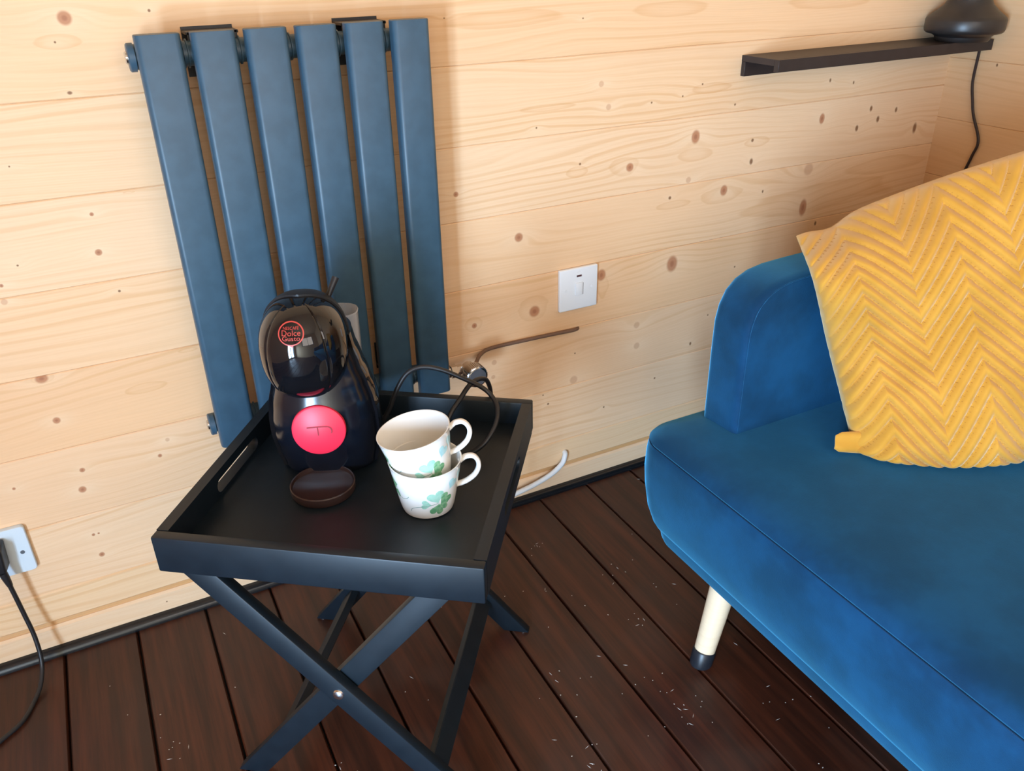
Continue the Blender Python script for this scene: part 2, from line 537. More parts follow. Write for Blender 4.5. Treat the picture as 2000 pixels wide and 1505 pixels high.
wall_right = structure('wall_right')
rs = [0.0465 - 0.0]
z = 0.0475
rs = [FZ - 0.01]
z = 0.5635 - 4 * 0.1285
while z < CEIL:
    rs.append(z)
    z += 0.1285
rs.append(CEIL)
RK = [(-0.115, 0.815, 0.0028, 'd', 1.4), (-0.31, 0.74, 0.006, 'k', 1.2), (-0.62, 0.62, 0.008, 'k', 1.2), (-0.95, 0.85, 0.007, 'k', 1.2)]
for i in range(1, len(rs)):
    z0, z1 = rs[i - 1], rs[i]
    ks = [k for k in RK if z0 <= k[1] < z1]
    mt = pine('pine_side_board', 61 + i, ks, 'Y', (0.86, 0.545, 0.295), lines=0.28) if 3 <= i <= 9 else MAT['wall_left']
    board(wall_right, z0, z1, YF, 0.0, 'Y', mt, front=XR)

# the rest of the cabin, behind the camera
SWY0, SWY1, SWZ0, SWZ1 = -2.30, -1.62, 0.02, 1.10
g = G().box((XL - 0.05, YF, FZ), (XL, SWY0, CEIL)).box((XL - 0.05, SWY1, FZ), (XL, 0.03, CEIL))
g.box((XL - 0.05, SWY0, FZ), (XL, SWY1, SWZ0)).box((XL - 0.05, SWY0, SWZ1), (XL, SWY1, CEIL))
g.build('wall_left', MAT['wall_left'], kind='structure')
FILL_WIN = [(-0.35, 1.05, 0.98, 1.92)]      # opening added in the front wall for the fill lamp, x0,x1,z0,z1
g = G()
y0, y1 = YF - 0.05, YF
xs = [XL - 0.05, FILL_WIN[0][0], FILL_WIN[0][1], XR + 0.05]
g.box((xs[0], y0, FZ), (xs[1], y1, CEIL))
g.box((xs[1], y0, FZ), (xs[2], y1, FILL_WIN[0][2]))
g.box((xs[1], y0, FILL_WIN[0][3]), (xs[2], y1, CEIL))
g.box((xs[2], y0, FZ), (xs[3], y1, CEIL))
g.build('wall_front', MAT['wall_plain'], kind='structure')
for k, (a, b, c, d) in enumerate(FILL_WIN):
    g = G()
    t = 0.035
    g.box((a, y0, c), (a + t, y1, d)).box((b - t, y0, c), (b, y1, d)).box((a, y0, c), (b, y1, c + t)).box((a, y0, d - t), (b, y1, d))
    mid = (a + b) / 2
    g.box((mid - 0.014, y0, c), (mid + 0.014, y1, d))
    g.build('fill_window_%d' % (k + 1), MAT['frame'], kind='structure')  # frame around the added opening of the fill lamp
g = G()
t = 0.035
g.box((XL - 0.05, SWY0, SWZ0), (XL, SWY0 + t, SWZ1)).box((XL - 0.05, SWY1 - t, SWZ0), (XL, SWY1, SWZ1)).box((XL - 0.05, SWY0, SWZ0), (XL, SWY1, SWZ0 + t)).box((XL - 0.05, SWY0, SWZ1 - t), (XL, SWY1, SWZ1))
g.box((XL - 0.05, -1.97, SWZ0), (XL, -1.95, SWZ1))
g.build('door_1', MAT['frame'], kind='structure')
G().box((XL - 0.05, YF - 0.05, CEIL), (XR + 0.05, 0.03, CEIL + 0.05)).build('ceiling', MAT['wall_plain'], kind='structure')

# floor: dark planks running away from the camera
floor = structure('floor')
PW = 0.11765
px0 = -0.2258
k0 = int(math.floor((XL - px0) / PW))
k = k0
while px0 + k * PW < XR:
    a, b = px0 + k * PW + 0.0016, px0 + (k + 1) * PW - 0.0016
    a, b = max(a, XL), min(b, XR)
    pr = [(a, -0.003), (a + 0.0022, 0.0), (b - 0.0022, 0.0), (b, -0.003), (b, -0.018), (a, -0.018)]
    g = G().loft([[(x, y, FZ + zz) for x, zz in pr] for y in (YF, 0.0)], smooth=False)
    g.build('plank', MAT['floor'], floor)
    k += 1
G().box((XL, YF, FZ - 0.03), (XR, 0.03, FZ - 0.0165)).build('underfloor', MAT['gap'], floor)

# black quarter-round beading
RB = 0.0145
for nm, ax in (('baseboard_back', 'X'), ('baseboard_right', 'Y')):
    pr = [(0.0, FZ), (0.0, FZ + RB)] + [(-RB * math.sin(R(a)), FZ + RB * math.cos(R(a))) for a in range(10, 91, 10)]
    if ax == 'X':
        rings = [[(c, q[0] - 0.0003, q[1]) for q in pr] for c in (XL + 0.001, XR - 0.001)]
    else:
        rings = [[(XR + q[0] - 0.0003, c, q[1]) for q in pr] for c in (YF + 0.001, -0.016)]
    G().loft(rings).build(nm, MAT['trim'], kind='structure')

# ---------------------------------------------------------------- radiator
rad = thing('radiator', 'tall blue-grey six-panel radiator fixed on the pine wall', 'radiator', (0.293, -0.06, 0.354))
RX0, RP, RWD = 0.0920, 0.06915, 0.0564
RT, RBOT = 0.9686, 0.3540
OX, OY, OZ = 0.293, -0.06, 0.354


def rp(x, y, z):
    return (x - OX, y - OY, z - OZ)


for i in range(6):
    x0 = RX0 + i * RP
    # flat tube with rounded long edges
    n = 6
    pr = []
    r = 0.0078
    for cx, cy, a0 in ((x0 + RWD - r, -0.085 + r, -90), (x0 + RWD - r, -0.060 - r, 0), (x0 + r, -0.060 - r, 90), (x0 + r, -0.085 + r, 180)):
        for q in range(n + 1):
            a = R(a0 + 90 * q / n)
            pr.append((cx + r * math.cos(a), cy + r * math.sin(a)))
    cx, cy = x0 + RWD / 2, -0.0725
    rings = []
    for zz, s in ((RBOT, 0.97), (RBOT + 0.001, 1.0), (RT - 0.001, 1.0), (RT, 0.97)):
        rings.append([rp(cx + (p[0] - cx) * s, cy + (p[1] - cy) * s, zz) for p in pr])
    G().loft(rings).build('panel', MAT['anthracite'], rad)
for zz in (0.940, 0.383):
    g = G().lathe([(0.016, RX0 - 0.002 - OX), (0.016, RX0 + 5 * RP + RWD + 0.002 - OX)], 24, axis_matrix((0, -0.044 - OY, zz - OZ), (1, 0, 0)), (True, True))
    for i in range(5):
        xg = RX0 + i * RP + RWD + 0.0064
        for dx in (-0.0028, 0.0028):
            g.lathe([(0.016, -0.0012), (0.0185, -0.0008), (0.0185, 0.0008), (0.016, 0.0012)], 24, axis_matrix((xg + dx - OX, -0.044 - OY, zz - OZ), (1, 0, 0)))
    g.build('header_pipe', MAT['anthracite'], rad)
    # end fittings on the left
    e = G().lathe([(0.0, -0.0085), (0.0165, -0.0085), (0.0180, -0.007), (0.0180, 0.0), (0.0, 0.0)], 24, axis_matrix(rp(RX0 - 0.001, -0.048, zz), (1, 0, 0)))
    e = e.build('end_boss', MAT['anthracite'], rad)
    G().lathe([(0.0, -0.0035), (0.0065, -0.0035), (0.0080, -0.0025), (0.0080, 0.0), (0.0, 0.0)], 20,
              axis_matrix(rp(RX0 - 0.0095, -0.048, zz), (1, 0, 0))).build('air_vent', MAT['chrome'], e)
for xb in (0.160, 0.373):
    g = G()
    g.box(rp(xb, -0.002, 0.905), rp(xb + 0.069, -0.0005, 0.970))
    g.box(rp(xb, -0.044, 0.962), rp(xb + 0.069, -0.0005, 0.966), 0.0008, 1)
    g.box(rp(xb + 0.002, -0.044, 0.925), rp(xb + 0.067, -0.041, 0.966))
    g.build('bracket', MAT['bracket'], rad)
    G().box(rp(xb + 0.012, -0.002, 0.39), rp(xb + 0.052, -0.0005, 0.44)).box(rp(xb + 0.012, -0.044, 0.398), rp(xb + 0.052, -0.0005, 0.402)).build('bracket', MAT['bracket'], rad)
# chrome heating head at the lower right end
VX, VZ = 0.5445, 0.3700
v = G()
prof = [(0.0, 0.0), (0.0165, 0.0), (0.0185, -0.0018)]
v.lathe([(0.0, 0.0), (0.0180, 0.0), (0.0200, -0.0015), (0.0200, -0.024), (0.015, -0.027), (0.013, -0.030), (0.013, -0.046), (0.0, -0.046)], 40,
        axis_matrix(rp(VX, -0.090, VZ), (0, -1, 0)))
for q in range(36):
    a = 2 * math.pi * q / 36
    M = axis_matrix(rp(VX, -0.090, VZ), (0, -1, 0)) @ Matrix.Rotation(a, 4, 'Z')
    v.box((0.0194, -0.0008, -0.022), (0.0212, 0.0008, -0.003), M=M)
vh = v.build('control_head', MAT['chrome'], rad, label='round chrome knurled control head')
G().lathe([(0.0, 0.0), (0.0165, 0.0), (0.0165, 0.0006), (0.0, 0.0006)], 32, axis_matrix(rp(VX, -0.0901, VZ), (0, -1, 0))).build('dial_face', simple('brushed_dial', (0.40, 0.41, 0.43), 0.35, metal=0.9), vh)
G().lathe([(0.0105, 0.0), (0.0105, 0.010), (0.0128, 0.011), (0.0128, 0.022), (0.010, 0.023), (0.010, 0.034)], 6,
          axis_matrix(rp(0.497, -0.050, VZ + 0.003), (1, 0, 0)), (True, True)).build('union_nut', MAT['chrome'], rad)

tag(G().tube([(0.811, 0.012, 0.3735), (0.8105, 0.001, 0.3728), (0.796, -0.0035, 0.373), (0.75, -0.0042, 0.375), (0.68, -0.0042, 0.3765), (0.612, -0.006, 0.3775),
              (0.585, -0.015, 0.374), (0.566, -0.036, 0.371), (0.553, -0.046, 0.374)], 0.0037, 10, 8).build('heater_cable', MAT['brown_cable'], None),
    'brown cable running along the wall from the chrome radiator head', 'cable')
tag(G().tube([(0.785, 0.010, 0.0835), (0.783, -0.003, 0.085), (0.779, -0.0085, 0.079), (0.770, -0.0125, 0.066), (0.743, -0.015, 0.050), (0.702, -0.015, 0.0365),
              (0.652, -0.0155, 0.028), (0.597, -0.0155, 0.020), (0.50, -0.020, 0.004), (0.42, -0.022, -0.0025), (0.30, -0.023, -0.0026)], 0.0056, 12, 8).build('white_cable', MAT['white_cable'], None),
    'white cable coming out of the wall low down behind the tray table', 'cable')

# ---------------------------------------------------------------- switch and socket
SX, SZ = 0.7623, 0.4199
sw = thing('wall_switch', 'white square wall switch with a small dark indicator slot on the pine wall', 'switch', (SX + 0.043, 0, SZ + 0.043))
G().box((-0.043, -0.0095, -0.043), (0.043, -0.0005, 0.043), 0.0022, 3).build('plate', MAT['white_plastic'], sw)
rk = G().box((-0.0085, -0.0115, -0.013), (0.0085, -0.0090, 0.013), 0.0012, 2).build('rocker', MAT['white_plastic'], sw)
G().box((0.0087, -0.0099, -0.013), (0.0101, -0.0090, 0.011)).build('rocker_gap', MAT['slit'], sw)
G().box((-0.0055, -0.0102, 0.0245), (0.0060, -0.0090, 0.0285), 0.0006, 1).build('neon_lens', MAT['neon'], sw)
for sx in (-0.030, 0.030):
    G().lathe([(0.0, 0.0), (0.0028, 0.0), (0.0030, -0.0008), (0.0, -0.0008)], 16, axis_matrix((sx, -0.0101, 0), (0, -1, 0))).build('screw_cover', MAT['white_plastic'], sw)

so = thing('wall_socket', 'pale wall socket plate low on the pine wall at the left edge', 'socket', (-0.2917, 0, 0.2205))
pr = []
for cx, cz, a0 in ((0.073 - 0.006, 0.043 - 0.006, 0), (-0.073 + 0.006, 0.043 - 0.006, 90), (-0.073 + 0.006, -0.043 + 0.006, 180), (0.073 - 0.006, -0.043 + 0.006, 270)):
    for q in range(6):
        a = R(a0 + 18 * q)
        pr.append((cx + 0.006 * math.cos(a), cz + 0.006 * math.sin(a)))
G().loft([[(x * s, y, zz * s) for x, zz in pr] for y, s in ((-0.0005, 1), (-0.0075, 1), (-0.0088, 0.985))]).build('plate', MAT['socket_plate'], so)
for sx in (0.0602, -0.0602):
    sc = G().lathe([(0.0, 0.0), (0.0032, 0.0), (0.0036, -0.0010), (0.0, -0.0010)], 18, axis_matrix((sx, -0.0096, -0.0045), (0, -1, 0))).build('screw', MAT['screw'], so)
for sx in (-0.028,):
    G().box((sx - 0.008, -0.0112, 0.012), (sx + 0.008, -0.0086, 0.030), 0.001, 2).build('switch_rocker', MAT['white_plastic'], so)

pg = thing('power_plug', 'black plug and cord hanging from the wall socket at the left edge', 'plug', (-0.265, -0.009, 0.225))


def pp(x, y, z):
    return (x + 0.265, y + 0.009, z - 0.225)


bm = bmesh.new()
bmesh.ops.create_cube(bm, size=1.0)
for vv in bm.verts:
    s = 0.84 if vv.co.y < 0 else 1.0
    vv.co = Vector((vv.co.x * 0.046 * s * (0.86 if vv.co.z < 0 else 1.0), vv.co.y * 0.034, vv.co.z * 0.050 * s))
bmesh.ops.bevel(bm, geom=list(bm.edges), offset=0.004, segments=3, affect='EDGES', profile=0.5)
G().bm(bm, Matrix.Translation(pp(-0.272, -0.027, 0.228)), True).build('plug_body', MAT['plug'], pg)
G().lathe([(0.0062, 0.0), (0.0060, 0.010), (0.0046, 0.026), (0.0035, 0.030)], 16, axis_matrix(pp(-0.2615, -0.037, 0.207), (0.10, 0.02, -1)), (True, True)).build('strain_relief', MAT['plug'], pg)
G().tube([pp(*p) for p in [(-0.2615, -0.037, 0.206), (-0.2585, -0.037, 0.173), (-0.2555, -0.037, 0.122), (-0.252, -0.042, 0.069), (-0.2535, -0.055, 0.026), (-0.261, -0.080, 0.003),
                           (-0.272, -0.104, -0.0052), (-0.289, -0.140, -0.0052), (-0.312, -0.160, -0.0052), (-0.336, -0.174, -0.0052), (-0.40, -0.19, -0.0052), (-0.50, -0.18, -0.0052)]],
         0.0036, 10, 8).build('cord', MAT['plug'], pg)

# ---------------------------------------------------------------- picture-ledge shelf and lamp
sh = thing('wall_shelf', 'narrow black shelf on the pine wall in the corner', 'shelf', (1.467, 0, 0.865))
A, B, D = 1.167 - 1.467, 1.762 - 1.467, 0.100
G().box((A, -D + 0.0124, -0.0105), (B, -0.0005, 0.0005)).build('shelf_board', MAT['shelf'], sh)
G().box((A, -D, -0.0205), (B, -D + 0.0124, 0.0005), 0.0005, 1).build('front_lip', MAT['shelf'], sh)
G().box((A, -0.011, -0.037), (B, -0.0005, -0.0108), 0.0004, 1).build('wall_rail', MAT['shelf'], sh)

lm = thing('table_lamp', 'matt black bulbous lamp base standing on the narrow black shelf', 'lamp', (1.688, -0.078, 0.8657))
G().lathe([(0.0, 0.0), (0.050, 0.0), (0.053, 0.004), (0.054, 0.009), (0.060, 0.013), (0.072, 0.016), (0.0755, 0.019), (0.0768, 0.024), (0.0768, 0.041), (0.0752, 0.0445), (0.070, 0.049), (0.057, 0.059),
           (0.046, 0.069), (0.0415, 0.078), (0.0395, 0.092), (0.039, 0.130), (0.037, 0.150), (0.030, 0.165), (0.018, 0.173), (0.0, 0.175)], 64).build('lamp_base', MAT['lamp'], lm)
G().tube([(1.745 - 1.688, -0.062 + 0.078, 0.003), (1.752 - 1.688, -0.058 + 0.078, 0.001), (1.7655 - 1.688, -0.066 + 0.078, -0.010), (1.7655 - 1.688, -0.070 + 0.078, -0.027), (1.7655 - 1.688, -0.071 + 0.078, -0.088),
          (1.7655 - 1.688, -0.082 + 0.078, -0.130), (1.7655 - 1.688, -0.092 + 0.078, -0.158), (1.7655 - 1.688, -0.117 + 0.078, -0.207), (1.7655 - 1.688, -0.110 + 0.078, -0.245), (1.7655 - 1.688, -0.098 + 0.078, -0.300), (1.7655 - 1.688, -0.095 + 0.078, -0.40)],
         0.0030, 8, 8).build('lamp_cord', MAT['lampcord'], lm)

# ---------------------------------------------------------------- butler's tray table
TH = R(-36.6)
TC = (0.2455, -0.3725, FZ)
tb = thing('tray_table', 'black butler tray table on crossed folding legs', 'table', TC, TH)
Z0, Z1 = 0.398 - FZ, 0.450 - FZ
HU, HV, TK = 0.202, 0.1957, 0.0150
ZF = 0.4135 - FZ
for sgn in (-1, 1):
    # front / back wall of the tray, slightly rounded top edge
    a, b = (-HV, -HV + TK) if sgn < 0 else (HV - TK, HV)
    G().box((-HU, a, Z0), (HU, b, Z1), 0.0022, 2).build('tray_end' if sgn < 0 else 'tray_end', MAT['table'], tb)
    # side wall with a long hand slot
    a, b = (-HU, -HU + TK) if sgn < 0 else (HU - TK, HU)
    sl0, sl1 = 0.4180 - FZ, 0.4370 - FZ
    hl = 0.062
    g = G()
    y0, y1 = -HV + TK, HV - TK
    # outline with slot, triangulated as bands
    n = 8
    rr = (sl1 - sl0) / 2
    zc = (sl0 + sl1) / 2
    slot = [(hl - rr + rr * math.cos(R(t)), zc + rr * math.sin(R(t))) for t in range(-90, 91, 22)] + [(-hl + rr - rr * math.cos(R(t)), zc + rr * math.sin(R(t))) for t in range(90, -91, -22)]
    ns = len(slot)

    def outer(p):
        y, zz = p
        # project to the rectangle border
        c = []
        dy, dz = y, zz - zc
        t = 1e9
        if dy > 1e-9: t = min(t, y1 / dy)
        if dy < -1e-9: t = min(t, y0 / dy)
        if dz > 1e-9: t = min(t, (Z1 - zc) / dz)
        if dz < -1e-9: t = min(t, (Z0 - zc) / dz)
        return (dy * t, zc + dz * t)
    out = [outer(p) for p in slot]
    # make sure the four corners are met
    for cy, cz in ((y1, Z0), (y1, Z1), (y0, Z1), (y0, Z0)):
        j = min(range(ns), key=lambda q: (out[q][0] - cy) ** 2 * 0.2 + (out[q][1] - cz) ** 2)
        out[j] = (cy, cz)
    va = [(a, p[0], p[1]) for p in out] + [(a, p[0], p[1]) for p in slot]
    vb = [(b, p[0], p[1]) for p in out] + [(b, p[0], p[1]) for p in slot]
    fs = []
    N2 = 2 * ns
    for q in range(ns):
        w = (q + 1) % ns
        fs.append((q, w, ns + w, ns + q))
        fs.append((N2 + q, N2 + ns + q, N2 + ns + w, N2 + w))
        fs.append((q, N2 + q, N2 + w, w))
        fs.append((ns + q, ns + w, N2 + ns + w, N2 + ns + q))
    g.add(va + vb, fs, False)
    g.build('tray_side', MAT['table'], tb)
G().box((-HU + TK - 0.002, -HV + TK - 0.002, 0.4045 - FZ), (HU - TK + 0.002, HV - TK + 0.002, ZF)).build('tray_base', MAT['table'], tb)

# crossed legs: two frames of two bars each
LT = 0.398 - FZ
BW, BT = 0.0335, 0.0160


def bar(name, top, bot, v, parent):
    """flat bar in the plane v=const between (u,z) points, ends cut level"""
    (u0, z0), (u1, z1) = top, bot
    d = Vector((u1 - u0, 0, z1 - z0)).normalized()
    hw = BW / 2 / abs(d.z)
    pr = [(u0 - hw, z0), (u0 + hw, z0), (u1 + hw, z1), (u1 - hw, z1)]
    g = G()
    bm = bmesh.new()
    vs = [bm.verts.new((p[0], v + dv, p[1])) for dv in (-BT / 2, BT / 2) for p in pr]
    for f in ((0, 1, 2, 3), (7, 6, 5, 4), (0, 4, 5, 1), (1, 5, 6, 2), (2, 6, 7, 3), (3, 7, 4, 0)):
        bm.faces.new([vs[q] for q in f])
    bmesh.ops.recalc_face_normals(bm, faces=bm.faces)
    bmesh.ops.bevel(bm, geom=list(bm.edges), offset=0.0012, segments=2, affect='EDGES', profile=0.5)
    g.bm(bm, None, True)
    return g.build(name, MAT['table'], parent), d


T1, B1 = (-0.172, LT - 0.001), (0.173, 0.0025)
T2, B2 = (0.152, LT - 0.001), (-0.168, 0.0025)
for v in (-0.1715, 0.1780):
    o, d1 = bar('leg', T1, B1, v, tb)
    for q in (-0.012, 0.012):
        G().lathe([(0.0, -0.0024), (0.0045, -0.0024), (0.0055, -0.0005), (0.0055, 0.0003), (0, 0.0003)], 14, Matrix.Translation((B1[0] + q, v, 0.0025))).build('glide', MAT['glide'], o)
for v in (-0.1540, 0.1585):
    o, d2 = bar('leg', T2, B2, v, tb)
    for q in (-0.012, 0.012):
        G().lathe([(0.0, -0.0024), (0.0045, -0.0024), (0.0055, -0.0005), (0.0055, 0.0003), (0, 0.0003)], 14, Matrix.Translation((B2[0] + q, v, 0.0025))).build('glide', MAT['glide'], o)


def rail(top, bot, z, v0, v1, parent, wide=0.030, thick=0.013):
    t = (z - top[1]) / (bot[1] - top[1])
    u = top[0] + t * (bot[0] - top[0])
    d = Vector((bot[0] - top[0], 0, bot[1] - top[1])).normalized()
    nrm = Vector((-d.z, 0, d.x))
    if nrm.z < 0:
        nrm = -nrm
    M = Matrix(((d.x, 0, nrm.x, u), (0, 1, 0, 0), (d.z, 0, nrm.z, z), (0, 0, 0, 1)))
    return G().box((-wide / 2, v0, -thick / 2), (wide / 2, v1, thick / 2), 0.001, 1, M).build('rail', MAT['table'], parent)


rail(T1, B1, 0.070, -0.1634, 0.1699, tb)
rail(T2, B2, 0.070, -0.1459, 0.1504, tb)
rail(T1, B1, LT - 0.022, -0.1634, 0.1699, tb)
rail(T2, B2, LT - 0.022, -0.1459, 0.1504, tb)
# pivot bolts
tt = ((T2[0] - T1[0])) / ((B1[0] - T1[0]) - (B2[0] - T2[0]))
PU, PZ = T1[0] + tt * (B1[0] - T1[0]), T1[1] + tt * (B1[1] - T1[1])
for v, s in ((-0.1796, -1), (0.1861, 1)):
    g = G().lathe([(0.0, 0.0036), (0.0042, 0.0033), (0.0068, 0.0022), (0.0080, 0.0), (0.0, -0.0005)], 20, axis_matrix((PU, v, PZ), (0, s, 0)))
    g.build('pivot_bolt', MAT['glide'], tb)

# ---------------------------------------------------------------- coffee machine
MZ = 0.4136
cm = thing('coffee_machine', 'glossy black rounded capsule coffee machine on the tray', 'coffee machine', (0.2185, -0.2960, MZ), R(-23))


def sgnpow(v, e):
    return math.copysign(abs(v) ** e, v)


# body: lofted egg
def ring_se(cx, cy, z, ax, ayf, ayb, e=0.85, n=72, tilt=0.0):
    out = []
    for j in range(n):
        t = 2 * math.pi * j / n
        c, s = sgnpow(math.cos(t), e), sgnpow(math.sin(t), e)
        ay = ayb if s > 0 else ayf
        out.append((cx + ax * c, cy + ay * s, z + tilt * s))
    return out


def interp(tab, z):
    for q in range(len(tab) - 1):
        if tab[q][0] <= z <= tab[q + 1][0]:
            t = (z - tab[q][0]) / (tab[q + 1][0] - tab[q][0])
            t = t * t * (3 - 2 * t) * 0.5 + t * 0.5
            return [a + (b - a) * t for a, b in zip(tab[q][1:], tab[q + 1][1:])]
    return tab[-1][1:]


#        z      ax     front  back
BODY = [(0.000, 0.0600, 0.0330, 0.0660), (0.006, 0.0630, 0.0370, 0.0690), (0.030, 0.0680, 0.0440, 0.0710), (0.060, 0.0715, 0.0560, 0.0730), (0.085, 0.0710, 0.0600, 0.0740),
        (0.110, 0.0675, 0.0590, 0.0740), (0.135, 0.0610, 0.0540, 0.0720), (0.160, 0.0530, 0.0480, 0.0690), (0.185, 0.0460, 0.0430, 0.0640), (0.205, 0.0430, 0.0400, 0.0600)]
rings = [ring_se(0, 0, zz, *interp(BODY, zz)) for zz in [0.205 * q / 36 for q in range(37)]]
G().loft(rings).build('body', MAT['body_black'], cm)


def body_front(x, z):
    ax, f, b = interp(BODY, z)
    c = min(0.999, abs(x) / ax)
    th = math.acos(c ** (1 / 0.85))
    return -f * (math.sin(th) ** 0.85)


# rear shell: wraps the back and sides, its edge reads as a strap on each side
SH = []
nseg = 44
for zz in [0.004 + 0.198 * q / 30 for q in range(31)]:
    ax, f, b = interp(BODY, zz)
    inner, outr = [], []
    for q in range(nseg + 1):
        t = R(-14 + 208 * q / nseg)
        c, s = sgnpow(math.cos(t), 0.85), sgnpow(math.sin(t), 0.85)
        ay = b if s > 0 else f
        outr.append(((ax + 0.0045) * c, (ay + 0.004) * s, zz))
        inner.append(((ax - 0.001) * c, (ay - 0.001) * s, zz))
    SH.append(outr + inner[::-1])
G().loft(SH).build('rear_shell', MAT['gloss_black'], cm)

# head: rounded helmet with a visor whose edge is a groove
HC = Vector((-0.0105, -0.0180, 0.1930))
HA = (0.0560, 0.0740, 0.0685)


def head_pt(az, el, s=1.0):
    ce, se = sgnpow(math.cos(el), 0.86), sgnpow(math.sin(el), 0.86)
    ca, sa = sgnpow(math.cos(az), 0.88), sgnpow(math.sin(az), 0.88)
    k = 1.0 + 0.05 * (-se if se < 0 else 0)
    # chin drops forward, crown flatter
    return Vector((HC.x + HA[0] * s * ce * sa, HC.y - HA[1] * s * ce * ca - 0.006 * se, HC.z + HA[2] * s * se))


g = G()
na, ne = 144, 72
rings = []
for e in range(ne + 1):
    el = R(-88 + 176 * e / ne)
    ring = []
    for a in range(na):
        az = 2 * math.pi * a / na - math.pi
        s = 1.0
        x = math.sin(az) * math.cos(el)
        d = abs(abs(math.degrees(az)) - 41)
        if d < 1.3 and el > R(-70) and el < R(72):
            s = 0.982
        ring.append(head_pt(az, el, s))
    rings.append(ring)
g.loft(rings)
hd = g.build('head', MAT['gloss_black'], cm)


def head_front(x, z, lift=0.0004):
    # find the front surface point of the head at local x, z
    se = max(-0.999, min(0.999, (z - HC.z) / HA[2]))
    el = math.asin(sgnpow(se, 1 / 0.86))
    ce = sgnpow(math.cos(el), 0.86)
    sa = max(-0.999, min(0.999, (x - HC.x) / (HA[0] * ce)))
    az = math.asin(sgnpow(sa, 1 / 0.88))
    p = head_pt(az, el, 1.0)
    return Vector((p.x, p.y - lift, p.z))


# lever on top, at the back
G().tube([(0.022, 0.012, 0.246), (0.028, 0.018, 0.258), (0.033, 0.024, 0.268)], lambda t: 0.0036 + 0.0012 * t, 12, 6).build('lever', MAT['matt_black'], cm)
# matt rear rim of the head, a little larger than the visor half
rings = []
for e in range(37):
    el = R(-62 + 151 * e / 36)
    rings.append([head_pt(R(102 + 156 * q / 40), el, 1.035) for q in range(41)] + [head_pt(R(258 - 156 * q / 40), el, 0.97) for q in range(41)])
G().loft(rings).build('head_rim', MAT['matt_black'], cm)

# round logo printed on the visor: ring and three lines of lettering
LX, LZ, LR, LV = -0.0125, 0.2370, 0.0158, 0.80
g = G()
n = 64
vs, fs = [], []
for j in range(n):
    t = 2 * math.pi * j / n
    for r in (LR, LR * 0.90):
        vs.append(head_front(LX + r * math.cos(t), LZ + LV * r * math.sin(t)))
for j in range(n):
    k = (j + 1) % n
    fs.append((2 * j, 2 * k, 2 * k + 1, 2 * j + 1))
# speech-bubble tail of the ring
q0, q1, q2 = head_front(LX - 0.003, LZ - LV * LR * 0.98), head_front(LX + 0.0025, LZ - LV * LR * 0.98), head_front(LX + 0.0015, LZ - LV * LR * 1.18)
vs += [q0, q1, q2]
fs.append((2 * n, 2 * n + 1, 2 * n + 2))
g.add(vs, fs)


def text_mesh(body, size, cx, cz, width=None):
    cu = bpy.data.curves.new('lettering', 'FONT')
    cu.body = body
    cu.size = size
    cu.align_x = 'CENTER'
    cu.resolution_u = 3
    cu.offset = 0.0
    ob = bpy.data.objects.new('lettering', cu)
    COL.objects.link(ob)
    dg = bpy.context.evaluated_depsgraph_get()
    me = bpy.data.meshes.new_from_object(ob.evaluated_get(dg))
    bm = bmesh.new()
    bm.from_mesh(me)
    xs = [v.co.x for v in bm.verts]
    sx = width / (max(xs) - min(xs)) if width else 1.0
    vs = [(v.co.x * sx + cx, v.co.y + cz) for v in bm.verts]
    bm.verts.index_update()
    fs = [[v.index for v in f.verts] for f in bm.faces]
    bm.free()
    bpy.data.objects.remove(ob)
    bpy.data.curves.remove(cu)
    bpy.data.meshes.remove(me)
    return vs, fs


for body, size, dz, wd in (('NESCAFÉ', 0.0054, 0.0056, 0.0190), ('Dolce', 0.0105, -0.0022, 0.0225), ('Gusto', 0.0090, -0.0088, 0.0215)):
    v2, f2 = text_mesh(body, size, LX, dz, wd)
    g.add([head_front(x, LZ + LV * zz) for x, zz in v2], f2)
g.build('logo', MAT['logo'], hd, label='round red logo print')

# red disc on the belly
DX, DZ, DR = -0.0005, 0.0880, 0.0355
yc = body_front(DX, DZ) - 0.0015
MD = axis_matrix((DX, yc, DZ), (0.02, -1, 0.10))
rd = G().lathe([(0.0, 0.0030), (DR * 0.93, 0.0026), (DR * 0.985, 0.0012), (DR, -0.0015), (DR * 0.97, -0.016), (0.0, -0.016)], 64, MD).build('front_disc', MAT['red'], cm, label='round red disc with an embossed outline')
# capsule outline and divider, groove shade painted as dark strips
g = G()


def flat_path(pts, wd, h=0.0037):
    P = [Vector((p[0], p[1], 0)) for p in pts]
    L, Rr = [], []
    for i, p in enumerate(P):
        t = (P[min(i + 1, len(P) - 1)] - P[max(i - 1, 0)]).normalized()
        nn = Vector((-t.y, t.x, 0)) * wd / 2
        L.append(p + nn)
        Rr.append(p - nn)
    vs = [MD @ Vector((p.x, p.y, h - 0.0004 * (p.x ** 2 + p.y ** 2) / DR ** 2)) for p in L + Rr]
    m_ = len(P)
    g.add(vs, [(i, i + 1, m_ + i + 1, m_ + i) for i in range(m_ - 1)])


# axis_matrix: local x = up x d -> points to viewer's left/right; probe direction
sx = 1.0 if (MD @ Vector((1, 0, 0)) - MD @ Vector((0, 0, 0))).x > 0 else -1.0
flat_path([(sx * -0.015, 0.0052), (sx * 0.0, 0.0058), (sx * 0.011, 0.0055)] + [(sx * (0.011 + 0.0062 * math.sin(R(t))), -0.0007 + 0.0062 * math.cos(R(t))) for t in range(15, 130, 12)], 0.0016)
flat_path([(sx * -0.0012, 0.0055), (sx * -0.0009, 0.0), (sx * -0.0009, -0.0065)], 0.0013)
g.build('emblem', MAT['red_dark'], rd)

